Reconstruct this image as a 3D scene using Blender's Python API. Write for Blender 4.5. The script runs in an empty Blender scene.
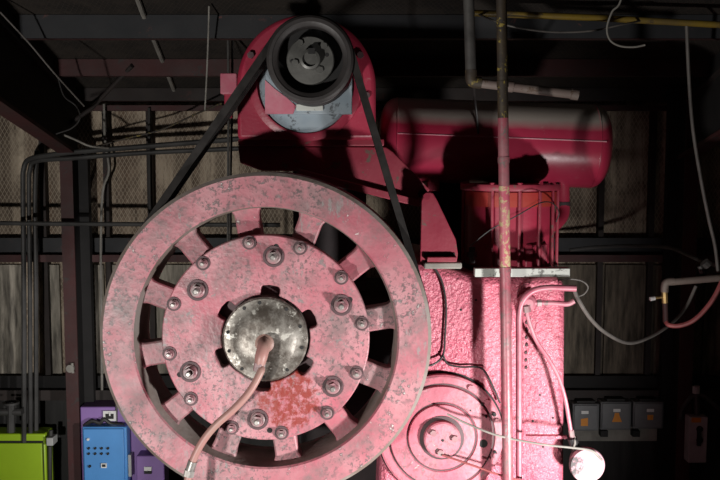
import bpy, bmesh, math, random
from mathutils import Vector, Matrix
random.seed(7)
S = bpy.context.scene
COL = S.collection
PI = math.pi
F = 900.0; H = 1.95; TH = math.radians(5.0)
CS, SN = math.cos(TH), math.sin(TH)

def at(px, py, Y):
    u = (px-360)/F; v = (240-py)/F
    dy = CS+v*SN; dz = v*CS-SN
    t = Y/dy
    return Vector((u*t, Y, H+dz*t))
def mpp(py, Y):                       # metres per pixel at a depth
    return Y/(CS+(240-py)/F*SN)/F

# ------------------------------------------------------------------ materials
class NT:
    def __init__(s, name):
        s.m = bpy.data.materials.new(name); s.m.use_nodes = True
        s.t = s.m.node_tree; s.b = s.t.nodes['Principled BSDF']
        s.tc = s.t.nodes.new('ShaderNodeTexCoord')
    def n(s, kind, **kw):
        q = s.t.nodes.new(kind)
        for k, v in kw.items(): setattr(q, k, v)
        return q
    def l(s, a, b): s.t.links.new(a, b)
    def noise(s, scale, detail=4, rough=.55, stretch=None, dist=0):
        q = s.n('ShaderNodeTexNoise'); q.inputs['Scale'].default_value = scale
        q.inputs['Detail'].default_value = detail; q.inputs['Roughness'].default_value = rough
        q.inputs['Distortion'].default_value = dist
        if stretch:
            mp = s.n('ShaderNodeMapping'); mp.inputs['Scale'].default_value = stretch
            s.l(s.tc.outputs['Object'], mp.inputs['Vector']); s.l(mp.outputs[0], q.inputs['Vector'])
        else: s.l(s.tc.outputs['Object'], q.inputs['Vector'])
        return q.outputs['Fac']
    def ramp(s, fac, lo, hi):
        q = s.n('ShaderNodeMapRange'); q.clamp = True
        q.inputs['From Min'].default_value = lo; q.inputs['From Max'].default_value = hi
        s.l(fac, q.inputs['Value']); return q.outputs[0]
    def math(s, op, a, b=None):
        q = s.n('ShaderNodeMath', operation=op)
        for i, v in enumerate((a, b)):
            if v is None: continue
            if isinstance(v, (int, float)): q.inputs[i].default_value = v
            else: s.l(v, q.inputs[i])
        return q.outputs[0]
    def mix(s, fac, a, b):
        q = s.n('ShaderNodeMix', data_type='RGBA')
        if isinstance(fac, (int, float)): q.inputs['Factor'].default_value = fac
        else: s.l(fac, q.inputs['Factor'])
        for k, v in ((6, a), (7, b)):
            if isinstance(v, tuple): q.inputs[k].default_value = (*v, 1)
            else: s.l(v, q.inputs[k])
        return q.outputs[2]
    def bump(s, h, strength, dist=.01):
        q = s.n('ShaderNodeBump'); q.inputs['Strength'].default_value = strength
        q.inputs['Distance'].default_value = dist
        s.l(h, q.inputs['Height']); s.l(q.outputs[0], s.b.inputs['Normal'])
    def fin(s, col, rough=.5, metal=0, spec=.5):
        if isinstance(col, tuple): s.b.inputs['Base Color'].default_value = (*col, 1)
        else: s.l(col, s.b.inputs['Base Color'])
        if isinstance(rough, (int, float)): s.b.inputs['Roughness'].default_value = rough
        else: s.l(rough, s.b.inputs['Roughness'])
        s.b.inputs['Metallic'].default_value = metal
        s.b.inputs['Specular IOR Level'].default_value = spec
        return s.m

def paint(name, base, faded, chip=(.2,.19,.18), amount=.4, fscale=5, cscale=14, rough=.45,
          bscale=70, bstr=.25, white=.0, stain=None, dusttop=None, grime=.0, spec=.5, bump_dist=.006):
    k = NT(name)
    c = k.mix(k.ramp(k.noise(fscale, 5), .38, .64), base, faded)
    if grime: c = k.mix(k.math('MULTIPLY', k.ramp(k.noise(fscale*1.1+1.3, 10, .72, dist=.3), .46, .64), grime), c, (.15,.125,.12))
    if grime:
        sp = k.math('MULTIPLY', k.ramp(k.noise(60, 8, .72), .52, .57), k.ramp(k.noise(4.3, 4), .40, .56))
        c = k.mix(k.math('MULTIPLY', sp, min(1, grime*1.1)), c, (.085,.07,.07))
        sc = k.math('MULTIPLY', k.ramp(k.noise(24, 9, .75, stretch=(1.6,1,.5)), .57, .60), k.ramp(k.noise(2.9, 4), .50, .58))
        c = k.mix(k.math('MULTIPLY', sc, .8), c, (.24,.22,.215))
    f = k.ramp(k.noise(cscale, 10, .72, dist=.4), .69-.22*amount, .73-.22*amount)
    c = k.mix(k.math('MULTIPLY', f, .85), c, chip)
    if white:
        w = k.ramp(k.noise(cscale*2.3, 10, .75), .615, .65)
        w2 = k.ramp(k.noise(cscale*.33, 3), .5, .58)
        c = k.mix(k.math('MULTIPLY', k.math('MULTIPLY', w, w2), white), c, (.72,.68,.64))
    if stain:
        (sx, sy, sz, sr, scol) = stain
        d = k.n('ShaderNodeVectorMath', operation='DISTANCE')
        mp = k.n('ShaderNodeMapping'); mp.inputs['Scale'].default_value = (1, .2, 1)
        k.l(k.tc.outputs['Object'], mp.inputs['Vector']); k.l(mp.outputs[0], d.inputs[0])
        d.inputs[1].default_value = (sx, sy*.2, sz)
        near = k.ramp(k.math('ADD', d.outputs['Value'], k.math('MULTIPLY', k.math('SUBTRACT', k.noise(22, 8, .75), .5), sr*1.6)), sr*.95, sr*.72)
        sp = k.ramp(k.noise(40, 8, .72), .42, .52)
        c = k.mix(k.math('MULTIPLY', k.math('MULTIPLY', near, sp), .95), c, scol)
    if dusttop:
        g = k.n('ShaderNodeNewGeometry'); sx = k.n('ShaderNodeSeparateXYZ'); k.l(g.outputs['Normal'], sx.inputs[0])
        v = k.math('ADD', sx.outputs['Z'], k.math('MULTIPLY', k.noise(8, 5), .12))
        c = k.mix(k.ramp(v, .38, .62), c, dusttop)
    h = k.noise(bscale, 3, .5)
    k.bump(h, bstr, bump_dist)
    r = k.math('ADD', k.math('MULTIPLY', k.noise(9, 5), .3), rough-.15)
    return k.fin(c, r, 0, spec)

def plain(name, col, rough=.5, metal=0, var=.25, scale=12, bstr=.1, bscale=60, spec=.5, stretch=None):
    k = NT(name)
    d = tuple(v*(1-var) for v in col); u = tuple(min(1, v*(1+var)) for v in col)
    c = k.mix(k.ramp(k.noise(scale, 6, .6, stretch), .35, .65), d, u)
    k.bump(k.noise(bscale, 3), bstr, .004)
    return k.fin(c, rough, metal, spec)

M = {}
M['wheel'] = paint('faded_pink_wheel_paint', (.38,.10,.13), (.46,.22,.24), (.19,.175,.17), .40, 4, 26, .5, 60, .3, .9, grime=.75)
M['plate'] = paint('faded_pink_plate_paint', (.44,.115,.15), (.51,.235,.26), (.20,.185,.18), .46, 5, 22, .45, 70, .3, .7, grime=.7,
                   stain=(.075, 0, -.205, .12, (.24,.022,.012)))
M['rimdirt'] = paint('brown_grey_rim_dirt', (.16,.12,.10), (.25,.22,.20), (.30,.13,.15), .3, 6, 12, .7, 60, .3)
M['body'] = paint('hammered_pink_body_paint', (.56,.115,.175), (.60,.185,.24), (.16,.14,.14), .2, 3, 9, .30, 75, 1.0, .5, bump_dist=.011)
M['cover'] = paint('pink_cover_paint', (.54,.13,.18), (.58,.21,.26), (.20,.18,.18), .38, 6, 14, .45, 60, .25, .6, grime=.4)
M['crimson'] = paint('crimson_gloss_paint', (.30,.018,.045), (.35,.03,.062), (.08,.055,.055), .2, 4, 12, .42, 80, .12, .15)
M['tank'] = paint('crimson_tank_paint', (.33,.018,.05), (.38,.03,.07), (.10,.04,.05), .1, 4, 12, .33, 40, .06, .1, dusttop=(.40,.35,.31))
M['mount'] = paint('worn_crimson_mount_paint', (.29,.025,.05), (.34,.05,.075), (.13,.115,.09), .46, 5, 12, .5, 60, .15, .2)
M['flange_or'] = paint('orange_red_gasket_paint', (.33,.024,.024), (.36,.04,.024), (.15,.03,.04), .3, 8, 18, .5, 60, .1)
M['motorblue'] = paint('worn_blue_grey_motor_paint', (.22,.27,.31), (.27,.31,.34), (.05,.055,.06), .55, 8, 16, .55, 60, .15)
M['hubmetal'] = (lambda k: (k.bump(k.noise(30, 6), .25, .006),
    k.fin(k.mix(k.ramp(k.noise(20, 8, .7), .56, .62), k.mix(k.ramp(k.noise(14, 9, .75), .42, .60), (.09,.075,.062), (.30,.28,.25)), (.62,.60,.54)), .42, .5))[1])(NT('scuffed_steel_hub'))
M['rubber'] = plain('black_rubber_belt', (.022,.020,.019), .9, 0, .3, 20, .1, spec=.15)
M['pulley'] = plain('dusty_cast_pulley', (.042,.037,.036), .5, .1, .25, 8, .15)
M['pulleyhub'] = plain('grey_pulley_bushing', (.11,.108,.10), .45, .25, .3, 14, .15)
M['black'] = plain('flat_black', (.012,.011,.011), .7, 0, .3)
M['shade_black'] = plain('shade_black_casting', (.022,.014,.015), .75, 0, .4, 6)  # shade behind the flywheel put into the colour; shared by other dark parts
M['steel'] = plain('dull_steel', (.34,.32,.30), .42, .5, .3, 30)
M['bolt'] = paint('painted_bolt', (.33,.15,.17), (.30,.23,.225), (.24,.225,.21), .6, 20, 40, .4, 60, .1)
M['recess'] = plain('dark_recess', (.085,.045,.05), .6)  # dark tone for grooves, bolt rings and the web behind the plate
M['galv'] = paint('white_spotted_galvanised', (.50,.52,.48), (.42,.43,.40), (.06,.055,.05), .5, 9, 22, .5, 60, .1)
M['hosepink'] = paint('overpainted_hose', (.40,.20,.18), (.36,.23,.19), (.22,.15,.12), .45, 10, 20, .5, 60, .1)
M['tubepink'] = paint('pink_tube_paint', (.46,.12,.17), (.50,.21,.25), (.2,.17,.16), .45, 9, 22, .42, 60, .1)
M['brass'] = plain('dull_brass', (.45,.30,.12), .4, .6, .3)
M['rustpipe'] = paint('rusty_yellow_pipe', (.035,.027,.022), (.06,.043,.025), (.36,.27,.05), .55, 14, 30, .6, 60, .2)
M['chippedpipe'] = paint('pink_pipe_with_yellow_chips', (.48,.08,.13), (.52,.18,.2), (.55,.49,.25), .8, 9, 38, .45, 60, .2)
M['pinkpipe'] = paint('pink_pipe_paint', (.34,.06,.09), (.36,.14,.16), (.16,.14,.13), .55, 7, 20, .4, 60, .15, grime=.5)
M['greypipe'] = plain('grey_pipe', (.085,.08,.075), .55, .2, .35, 8)
M['palepipe'] = paint('pale_dusty_pipe', (.22,.18,.155), (.18,.13,.115), (.11,.065,.04), .45, 9, 25, .6, 60, .15)
M['yellowpipe'] = paint('yellow_gas_pipe', (.26,.17,.02), (.16,.11,.035), (.07,.05,.035), .5, 6, 18, .5, 60, .1)
M['darkpipe'] = plain('dark_conduit', (.05,.048,.046), .6, .2, .35, 6)
M['cable'] = plain('black_cable', (.03,.028,.027), .5)
M['palecable'] = plain('dusty_pale_cable', (.24,.225,.20), .6)
M['greycable'] = plain('dusty_grey_cable', (.12,.108,.098), .6)
M['redhose'] = plain('faded_red_hose', (.28,.07,.07), .5, 0, .3, 10)
M['redsteel'] = paint('red_oxide_steel', (.060,.016,.016), (.045,.019,.018), (.04,.032,.03), .5, 5, 14, .7, 40, .2)
M['bluesteel'] = paint('dark_blue_grey_girt', (.020,.021,.024), (.027,.027,.029), (.12,.05,.045), .3, 5, 12, .7, 40, .1)
M['browniron'] = paint('dark_brown_iron', (.022,.016,.015), (.03,.021,.018), (.09,.03,.028), .35, 5, 12, .75, 40, .1)
M['iron_and_shade'] = plain('black_iron_and_shade', (.008,.007,.007), .8)  # girt black, also carrying the painted shade of rafter and column webs
M['green'] = plain('lime_green_enamel', (.36,.56,.02), .4, 0, .06, 4, .03)
M['purple'] = plain('lilac_purple_enamel', (.27,.15,.42), .5, 0, .08, 4, .03)
M['blue'] = plain('bright_blue_enamel', (.08,.29,.66), .4, 0, .07, 4, .03)
M['greybox'] = plain('grey_switch_box', (.15,.155,.16), .5, 0, .1)
M['palebox'] = plain('pale_grey_box', (.42,.42,.41), .5, 0, .1)
M['orange'] = plain('orange_label', (.75,.27,.02), .5, 0, .05)
M['white'] = plain('white_label', (.75,.75,.73), .5, 0, .05)
M['concrete'] = plain('concrete', (.14,.13,.12), .9, 0, .3, 5, .3, 20)
M['lid'] = paint('whitish_pink_lid', (.50,.25,.30), (.54,.36,.38), (.17,.165,.16), .3, 7, 10, .85, 60, .1, spec=.1, stain=(-.048,0,.0,.042,(.10,.10,.10)))
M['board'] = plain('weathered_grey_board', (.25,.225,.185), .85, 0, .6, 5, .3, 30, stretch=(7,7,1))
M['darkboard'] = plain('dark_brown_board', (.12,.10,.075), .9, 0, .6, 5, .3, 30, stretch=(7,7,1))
M['backboard'] = plain('dusty_backing_board', (.27,.26,.23), .85, 0, .3, 6)
M['corr'] = plain('dark_sheet_metal', (.03,.029,.028), .75, 0, .3, 5, stretch=(5,5,.6))

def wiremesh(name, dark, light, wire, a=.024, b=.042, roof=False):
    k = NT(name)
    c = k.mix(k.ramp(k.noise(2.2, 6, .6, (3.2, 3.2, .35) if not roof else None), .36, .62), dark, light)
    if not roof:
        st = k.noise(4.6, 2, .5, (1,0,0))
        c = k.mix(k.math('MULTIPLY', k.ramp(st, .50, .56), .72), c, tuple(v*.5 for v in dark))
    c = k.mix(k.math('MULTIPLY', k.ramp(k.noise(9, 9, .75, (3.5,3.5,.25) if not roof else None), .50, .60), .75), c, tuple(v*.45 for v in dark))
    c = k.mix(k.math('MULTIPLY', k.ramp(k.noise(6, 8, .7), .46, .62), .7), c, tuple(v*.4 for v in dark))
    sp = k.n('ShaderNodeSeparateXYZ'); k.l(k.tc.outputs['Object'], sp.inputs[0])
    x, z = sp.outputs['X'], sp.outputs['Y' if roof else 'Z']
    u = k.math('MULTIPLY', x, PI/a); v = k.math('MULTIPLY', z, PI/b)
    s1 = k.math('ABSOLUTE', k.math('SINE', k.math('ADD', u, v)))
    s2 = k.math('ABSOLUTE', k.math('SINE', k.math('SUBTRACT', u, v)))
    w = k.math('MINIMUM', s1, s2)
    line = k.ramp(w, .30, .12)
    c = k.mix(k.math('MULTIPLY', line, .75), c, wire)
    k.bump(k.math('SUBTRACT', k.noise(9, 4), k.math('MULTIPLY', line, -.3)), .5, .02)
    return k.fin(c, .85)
M['wall'] = wiremesh('wire_netting_over_backing', (.17,.115,.078), (.58,.48,.36), (.50,.42,.32))
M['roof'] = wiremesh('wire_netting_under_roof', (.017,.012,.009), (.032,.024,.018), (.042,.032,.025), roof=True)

# ------------------------------------------------------------------ mesh helpers
class MB:
    def __init__(s): s.v = []; s.f = []; s.mi = []
    def add(s, vs, fs, mi=0):
        o = len(s.v); s.v += [Vector(v) for v in vs]
        s.f += [[i+o for i in f] for f in fs]; s.mi += [mi]*len(fs); return s
    def box(s, c, d, rot=None, mi=0):
        vs = []
        for x in (-.5,.5):
            for y in (-.5,.5):
                for z in (-.5,.5):
                    q = Vector((x*d[0], y*d[1], z*d[2]))
                    if rot is not None: q = rot @ q
                    vs.append(Vector(c)+q)
        return s.add(vs, [(0,1,3,2),(4,6,7,5),(0,4,5,1),(2,3,7,6),(0,2,6,4),(1,5,7,3)], mi)
    def pbox(s, x0, y0, x1, y1, Y0, Y1, mi=0):       # pixel rectangle at depth Y0, going back to Y1
        a = at(x0, y0, Y0); b = at(x1, y1, Y0)
        return s.box(((a.x+b.x)/2, (Y0+Y1)/2, (a.z+b.z)/2), (abs(b.x-a.x), Y1-Y0, abs(a.z-b.z)), None, mi)
    def lathe(s, prof, c, n=48, axis='Y', mi=0, close=False):
        c = Vector(c); vs = []; fs = []
        m = len(prof)
        for i in range(n):
            a = 2*PI*i/n; ca, sa = math.cos(a), math.sin(a)
            for r, h in prof:
                r = max(r, .0004)
                if axis == 'Y': q = (r*ca, h, r*sa)
                elif axis == 'Z': q = (r*ca, r*sa, h)
                else: q = (h, r*ca, r*sa)
                vs.append(c+Vector(q))
        for i in range(n):
            j = (i+1) % n
            for k in range(m if close else m-1):
                l = (k+1) % m
                fs.append((i*m+k, j*m+k, j*m+l, i*m+l))
        if not close:
            fs.append([i*m for i in range(n)]); fs.append([i*m+m-1 for i in range(n)][::-1])
        return s.add(vs, fs, mi)
    def tube(s, pts, r, n=10, mi=0, smooth=0, twist=0):
        pts = [Vector(p) for p in pts]
        if smooth: pts = catmull(pts, smooth)
        vs = []; fs = []
        t0 = (pts[1]-pts[0]).normalized()
        nrm = t0.orthogonal().normalized()
        if n == 4:
            nrm = Vector((0,1,0))-t0*t0.y
            nrm = nrm.normalized() if nrm.length > .1 else t0.orthogonal().normalized()
        for i, p in enumerate(pts):
            a = pts[max(i-1,0)]; b = pts[min(i+1,len(pts)-1)]
            t = (b-a).normalized()
            nrm = (nrm-t*nrm.dot(t)).normalized(); bn = t.cross(nrm)
            rr = r
            if isinstance(r, (list, tuple)):
                u = i/(len(pts)-1)*(len(r)-1); j = min(int(u), len(r)-2)
                rr = r[j]+(r[j+1]-r[j])*(u-j)
            for k in range(n):
                an = 2*PI*(k+twist)/n
                vs.append(p+nrm*math.cos(an)*rr+bn*math.sin(an)*rr)
        for i in range(len(pts)-1):
            for k in range(n):
                l = (k+1) % n
                fs.append((i*n+k, i*n+l, (i+1)*n+l, (i+1)*n+k))
        fs.append(list(range(n))[::-1]); fs.append([(len(pts)-1)*n+k for k in range(n)])
        return s.add(vs, fs, mi)
    def cyl(s, a, b, r, n=16, mi=0): return s.tube([a, b], r, n, mi)
    def prism(s, poly, y0, y1, mi=0, hole=None, c=(0,0,0)):
        c = Vector(c)
        if hole is None:
            n = len(poly)
            vs = [c+Vector((x,y0,z)) for x,z in poly]+[c+Vector((x,y1,z)) for x,z in poly]
            fs = [list(range(n)), list(range(n,2*n))[::-1]]
            fs += [(i, i+n, (i+1)%n+n, (i+1)%n) for i in range(n)]
            return s.add(vs, fs, mi)
        bm = bmesh.new()
        for loop in (poly, hole):
            q = [bm.verts.new((x,0,z)) for x,z in loop]
            for i in range(len(q)): bm.edges.new((q[i], q[(i+1)%len(q)]))
        bmesh.ops.triangle_fill(bm, use_beauty=True, use_dissolve=False, edges=bm.edges[:])
        bm.verts.index_update(); nv = len(bm.verts)
        base = [v.co.copy() for v in bm.verts]; tri = [[v.index for v in f.verts] for f in bm.faces]
        bd = [[v.index for v in e.verts] for e in bm.edges if e.is_boundary]; bm.free()
        vs = [c+p+Vector((0,y0,0)) for p in base]+[c+p+Vector((0,y1,0)) for p in base]
        fs = tri+[[i+nv for i in t][::-1] for t in tri]+[(a,b,b+nv,a+nv) for a,b in bd]
        return s.add(vs, fs, mi)
    def ppoly(s, pts, Y0, Y1, mi=0):                  # pixel polygon at depth Y0
        w = [at(x, y, Y0) for x, y in pts]
        return s.prism([(p.x, p.z) for p in w], Y0, Y1, mi)

def catmull(p, k):
    q = [p[0]*2-p[1]]+list(p)+[p[-1]*2-p[-2]]; out = []
    for i in range(1, len(q)-2):
        a,b,c,d = q[i-1:i+3]
        for j in range(k):
            t = j/k
            out.append(.5*((2*b)+(c-a)*t+(2*a-5*b+4*c-d)*t*t+(3*b-a-3*c+d)*t**3))
    out.append(p[-1]); return out

def rootloc(o):
    v = Vector((0,0,0))
    while o is not None: v = v+o.location; o = o.parent
    return v
def obj(name, mb, mats, parent=None, bevel=0, ang=35, org=None):
    if isinstance(mats, str): mats = [mats]
    if parent is not None: off = rootloc(parent)
    elif org is not None: off = Vector(org)
    else:
        lo = [min(v[i] for v in mb.v) for i in range(3)]; hi = [max(v[i] for v in mb.v) for i in range(3)]
        off = Vector(((lo[0]+hi[0])/2, (lo[1]+hi[1])/2, lo[2]))
    me = bpy.data.meshes.new(name)
    me.from_pydata([v-off for v in mb.v], [], mb.f)
    for m in mats: me.materials.append(M[m])
    for p, mi in zip(me.polygons, mb.mi): p.material_index = mi; p.use_smooth = True
    bm = bmesh.new(); bm.from_mesh(me)
    bmesh.ops.recalc_face_normals(bm, faces=bm.faces[:]); bm.to_mesh(me); bm.free()
    me.set_sharp_from_angle(angle=math.radians(ang))
    o = bpy.data.objects.new(name, me); COL.objects.link(o)
    if parent is not None: o.parent = parent
    else: o.location = off
    if bevel:
        b = o.modifiers.new('bevel', 'BEVEL'); b.width = bevel; b.segments = 2
        b.limit_method = 'ANGLE'; b.angle_limit = math.radians(40); b.harden_normals = False
    return o
def tag(o, label, cat, group=None):
    o['label'] = label; o['category'] = cat
    if group: o['group'] = group
    return o
def thing(name, loc, label, cat, group=None):
    o = bpy.data.objects.new(name, None); o.empty_display_size = .1
    COL.objects.link(o); o.location = loc
    return tag(o, label, cat, group)
def struct(name, mb, mats, **kw):
    o = obj(name, mb, mats, **kw); o['kind'] = 'structure'; return o
def copy_tree(o, parent=None):
    c = o.copy(); COL.objects.link(c)
    if parent is not None: c.parent = parent
    for ch in list(o.children): copy_tree(ch, c)
    return c
def circ(r, n=64, a0=0): return [(r*math.cos(a0+2*PI*i/n), r*math.sin(a0+2*PI*i/n)) for i in range(n)]

# ------------------------------------------------------------------ the building
YW = 5.2
struct('floor', MB().box((0,2.2,-.05),(8.4,6.4,.1)), 'concrete')
struct('wall_back', MB().box((0,YW+.05,1.25),(8.4,.1,2.5)), 'wall', org=(0,YW,0))
struct('wall_left', MB().box((-4.15,2.2,1.9),(.1,6.4,3.8)), 'wall', org=(-4.15,0,0))
struct('wall_right', MB().box((4.15,2.2,1.9),(.1,6.4,3.8)), 'wall', org=(4.15,0,0))
SL = .27
def zc(Y): return 2.63-SL*(Y-4.1)
mb = MB(); y0, y1 = -1.0, 5.3
mb.add([(-4.2,y0,zc(y0)),(4.2,y0,zc(y0)),(4.2,y1,zc(y1)),(-4.2,y1,zc(y1)),
        (-4.2,y0,zc(y0)+.06),(4.2,y0,zc(y0)+.06),(4.2,y1,zc(y1)+.06),(-4.2,y1,zc(y1)+.06)],
       [(0,1,2,3),(7,6,5,4),(0,4,5,1),(1,5,6,2),(2,6,7,3),(3,7,4,0)])
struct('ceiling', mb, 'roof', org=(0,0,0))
tn = [0]
def trim(mb, mats, **kw):
    tn[0] += 1
    return struct('trim_%d' % tn[0], mb, mats, **kw)
# roof purlins (C-sections: web plus small red lower lip)
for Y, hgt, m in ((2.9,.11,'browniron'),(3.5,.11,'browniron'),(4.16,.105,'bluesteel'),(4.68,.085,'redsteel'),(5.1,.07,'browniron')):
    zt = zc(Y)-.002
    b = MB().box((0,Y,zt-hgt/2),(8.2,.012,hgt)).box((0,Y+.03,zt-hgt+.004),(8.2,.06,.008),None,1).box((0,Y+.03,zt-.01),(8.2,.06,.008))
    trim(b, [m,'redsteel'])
# wall girts
def girt(ya, yb, yc, Y, m1, m2, xa=-3.6, xb=4.0):
    a, b_, c = at(360,ya,Y).z, at(360,yb,Y).z, at(360,yc,Y).z
    q = MB().box(((xa+xb)/2,Y+.01,(a+b_)/2),(xb-xa,.02,a-b_)).box(((xa+xb)/2,Y-.02,(b_+c)/2),(xb-xa,.07,b_-c),None,1)
    trim(q, [m1,m2])
girt(238, 254, 261, 5.12, 'bluesteel', 'redsteel')
girt(376, 388, 398, 5.12, 'iron_and_shade', 'browniron')
# eave angle
z = at(360,108,5.12).z
trim(MB().box((0,5.14,z),(8.2,.05,.03)), 'redsteel')
# grey lower boards between the studs
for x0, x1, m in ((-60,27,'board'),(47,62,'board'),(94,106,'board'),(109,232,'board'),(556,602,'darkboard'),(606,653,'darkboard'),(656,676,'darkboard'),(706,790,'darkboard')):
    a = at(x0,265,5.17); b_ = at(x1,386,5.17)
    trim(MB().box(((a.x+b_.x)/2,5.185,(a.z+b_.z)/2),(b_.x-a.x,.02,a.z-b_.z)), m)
# lower dark corrugated skirting along the back wall
mb = MB(); xs = []
n = 150
zt = at(360,400,5.16).z
pts = [(-4.0+8.0*i/n, 5.16+.012*math.sin(i*PI/1.5)) for i in range(n+1)]
vs = [(x,y,0) for x,y in pts]+[(x,y,zt) for x,y in pts]
mb.add(vs, [(i,i+1,i+n+2,i+n+1) for i in range(n)])
mb.box((0,5.19,zt/2),(8.0,.02,zt))
trim(mb, 'corr')
# dark vertical studs
for x in (40, 104, 148, 604, 655):
    a = at(x,108,5.14); b_ = at(x,398,5.14)
    trim(MB().box((a.x,5.165,(a.z+b_.z)/2),(.03,.05,a.z-b_.z)), 'browniron')
# steel columns with shade painted into a near-black web, oxide-red front flange
def column(px0, px1, Y, ztop, side):
    a = at(px0,300,Y); b_ = at(px1,300,Y)
    w = b_.x-a.x; cx = (a.x+b_.x)/2
    tn[0] += 1
    c = bpy.data.objects.new('trim_%d' % tn[0], None); COL.objects.link(c); c.location = (cx,Y,0); c['kind'] = 'structure'
    obj('flange', MB().box((cx,Y+.006,ztop/2),(w,.012,ztop)), 'redsteel', c)
    obj('web', MB().box((cx+side*w*.34,Y+.085,ztop/2),(.02,.15,ztop)).box((cx+side*w*.5,Y+.13,ztop/2),(w*1.5,.05,ztop)), 'iron_and_shade', c)
    return c
column(63.5, 76, 4.92, at(70,150,4.92).z, 1)
column(681, 695, 4.92, 2.35, -1)
# rafter at upper left running up from the column towards the camera
def rafter(xc):
    tn[0] += 1
    c = bpy.data.objects.new('trim_%d' % tn[0], None); COL.objects.link(c); c.location = (xc,4.9,0); c['kind'] = 'structure'
    def zb(Y): return at(70,152,4.92).z+(4.92-Y)*.215
    ya, yb = 2.2, 5.02
    def slab(x0, x1, f0, f1):
        return ([(x,Y,f(Y)) for x in (x0,x1) for Y in (ya,yb) for f in (f0,f1)],
                [(0,1,3,2),(4,6,7,5),(0,4,5,1),(2,3,7,6),(0,2,6,4),(1,5,7,3)])
    q = MB(); q.add(*slab(xc-.01, xc+.01, zb, lambda Y: zc(Y)-.012)); obj('web', q, 'iron_and_shade', c)  # web colour holds the shade of its unlit side
    q = MB(); q.add(*slab(xc-.045, xc+.045, lambda Y: zb(Y)-.02, zb)); obj('flange', q, 'redsteel', c)
    q = MB(); q.add(*slab(xc-.035, xc+.035, lambda Y: zc(Y)-.13, lambda Y: zc(Y)-.118)); obj('flange', q, 'browniron', c)
    return c
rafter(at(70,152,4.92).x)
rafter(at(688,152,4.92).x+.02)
# diagonal brace near the rafter foot
trim(MB().tube([at(58,132,4.95), at(92,108,4.85), at(132,66,4.66)], .012, 8), 'browniron')

# ------------------------------------------------------------------ flywheel
YF = 3.0
WC = at(265.6, 338.5, YF)
ps = mpp(338, YF)
R = 166*ps
FW = thing('flywheel', WC, 'huge faded pink spoked flywheel with a round bolted centre plate', 'flywheel')
def W(x, y, z): return WC+Vector((x,y,z))
RI = 132*ps
prof = [(RI,.0),(RI+.006,-.006),(R-.012,-.006),(R,.004),(R,.03),(R-.010,.036)]
for i in range(4):
    y = .042+i*.031
    prof += [(R-.008,y),(R-.022,y+.009),(R-.022,y+.021),(R-.008,y+.030)]
prof += [(R-.004,.19),(R,.20),(R-.01,.208),(RI-.006,.205),(RI-.008,.17),(RI-.006,.04)]
q = MB().lathe(prof, WC, 128, close=True)
mprof = len(prof)
for i in range(len(q.mi)):
    if i % mprof in (mprof-1, mprof-2, 2, 3): q.mi[i] = 1
obj('rim', q, ['wheel','rimdirt'], FW, ang=28)
# spokes: 12 flared plates
def spoke(a):
    r0, r1 = .30, RI+.004
    hw = .041
    pts = [(r0, hw*1.05),(r0+.05,hw)]
    for i in range(5):
        t = i/4; pts.append((r1-.05+.05*t, hw+.024*t*t*t*t))
    full = pts+[(x,-y) for x,y in reversed(pts)]
    ca, sa = math.cos(a), math.sin(a)
    return [(x*ca-y*sa, x*sa+y*ca) for x,y in full]
for k in range(12):
    obj('spoke', MB().prism(spoke(math.radians(9+30*k)), .045, .115, c=WC), 'wheel', FW, bevel=.008)
obj('web', MB().prism(circ(.335,64), .06, .14, hole=circ(.10,40), c=WC), 'recess', FW)
obj('shaft', MB().lathe([(.0,.02),(.085,.02),(.085,.62),(0,.62)], WC, 32), 'shade_black', FW)
# centre plate with six notches
RP = 104*ps; RH = .150; RN = .181
inner = []
for k in range(6):
    c = math.radians(84+60*k); hw = .20
    for a, r in ((-.42,RH),(-.30,RH),(-hw,RH),(-hw,RN-.017),(-hw*.93,RN-.007),(-hw*.75,RN),(0,RN+.002),(hw*.75,RN),(hw*.93,RN-.007),(hw,RN-.017),(hw,RH),(.30,RH),(.42,RH)):
        inner.append((r*math.cos(c+a), r*math.sin(c+a)))
plate = obj('hub_plate', MB().prism(circ(RP,96), .0, .048, hole=inner, c=WC), 'plate', FW, bevel=.004)
def bolt(r, adeg, big):
    a = math.radians(adeg); c = W(r*math.cos(a), 0, r*math.sin(a))
    q = MB(); s = 1 if big else .68
    if big: q.lathe([(.036,.001),(.036,-.004),(.027,-.004),(.026,.0005)], c, 28, mi=1, close=True)
    else: q.lathe([(.024,.001),(.024,-.004),(0,-.004)], c, 20, mi=1)
    q.lathe([(.025*s,.002),(.025*s,-.007),(.021*s,-.010),(0,-.010)], c, 24, mi=0)
    q.tube([c+Vector((0,-.008,0)), c+Vector((0,-.026*s-.004,0))], .0185*s, 6, 0, twist=random.random())
    q.lathe([(.0095*s,-.02),(.0095*s,-.036*s-.006),(.006*s,-.039*s-.006),(0,-.039*s-.006)], c, 14, mi=2)
    return obj('bolt', q, ['bolt','recess','steel'], plate)
for k in range(6): bolt(83*ps, 84+60*k, True)
for k in range(12): bolt(97.5*ps, 9+30*k, False)
for r, a in ((93*ps,83),(94*ps,-88),(93*ps,25),(94*ps,203)):
    a = math.radians(a)
    obj('dark_hole_disc', MB().lathe([(.010,.001),(.009,-.001),(0,-.001)], W(r*math.cos(a),0,r*math.sin(a)), 14), 'black', plate)  # black disc paints the dark inside of a small hole
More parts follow.
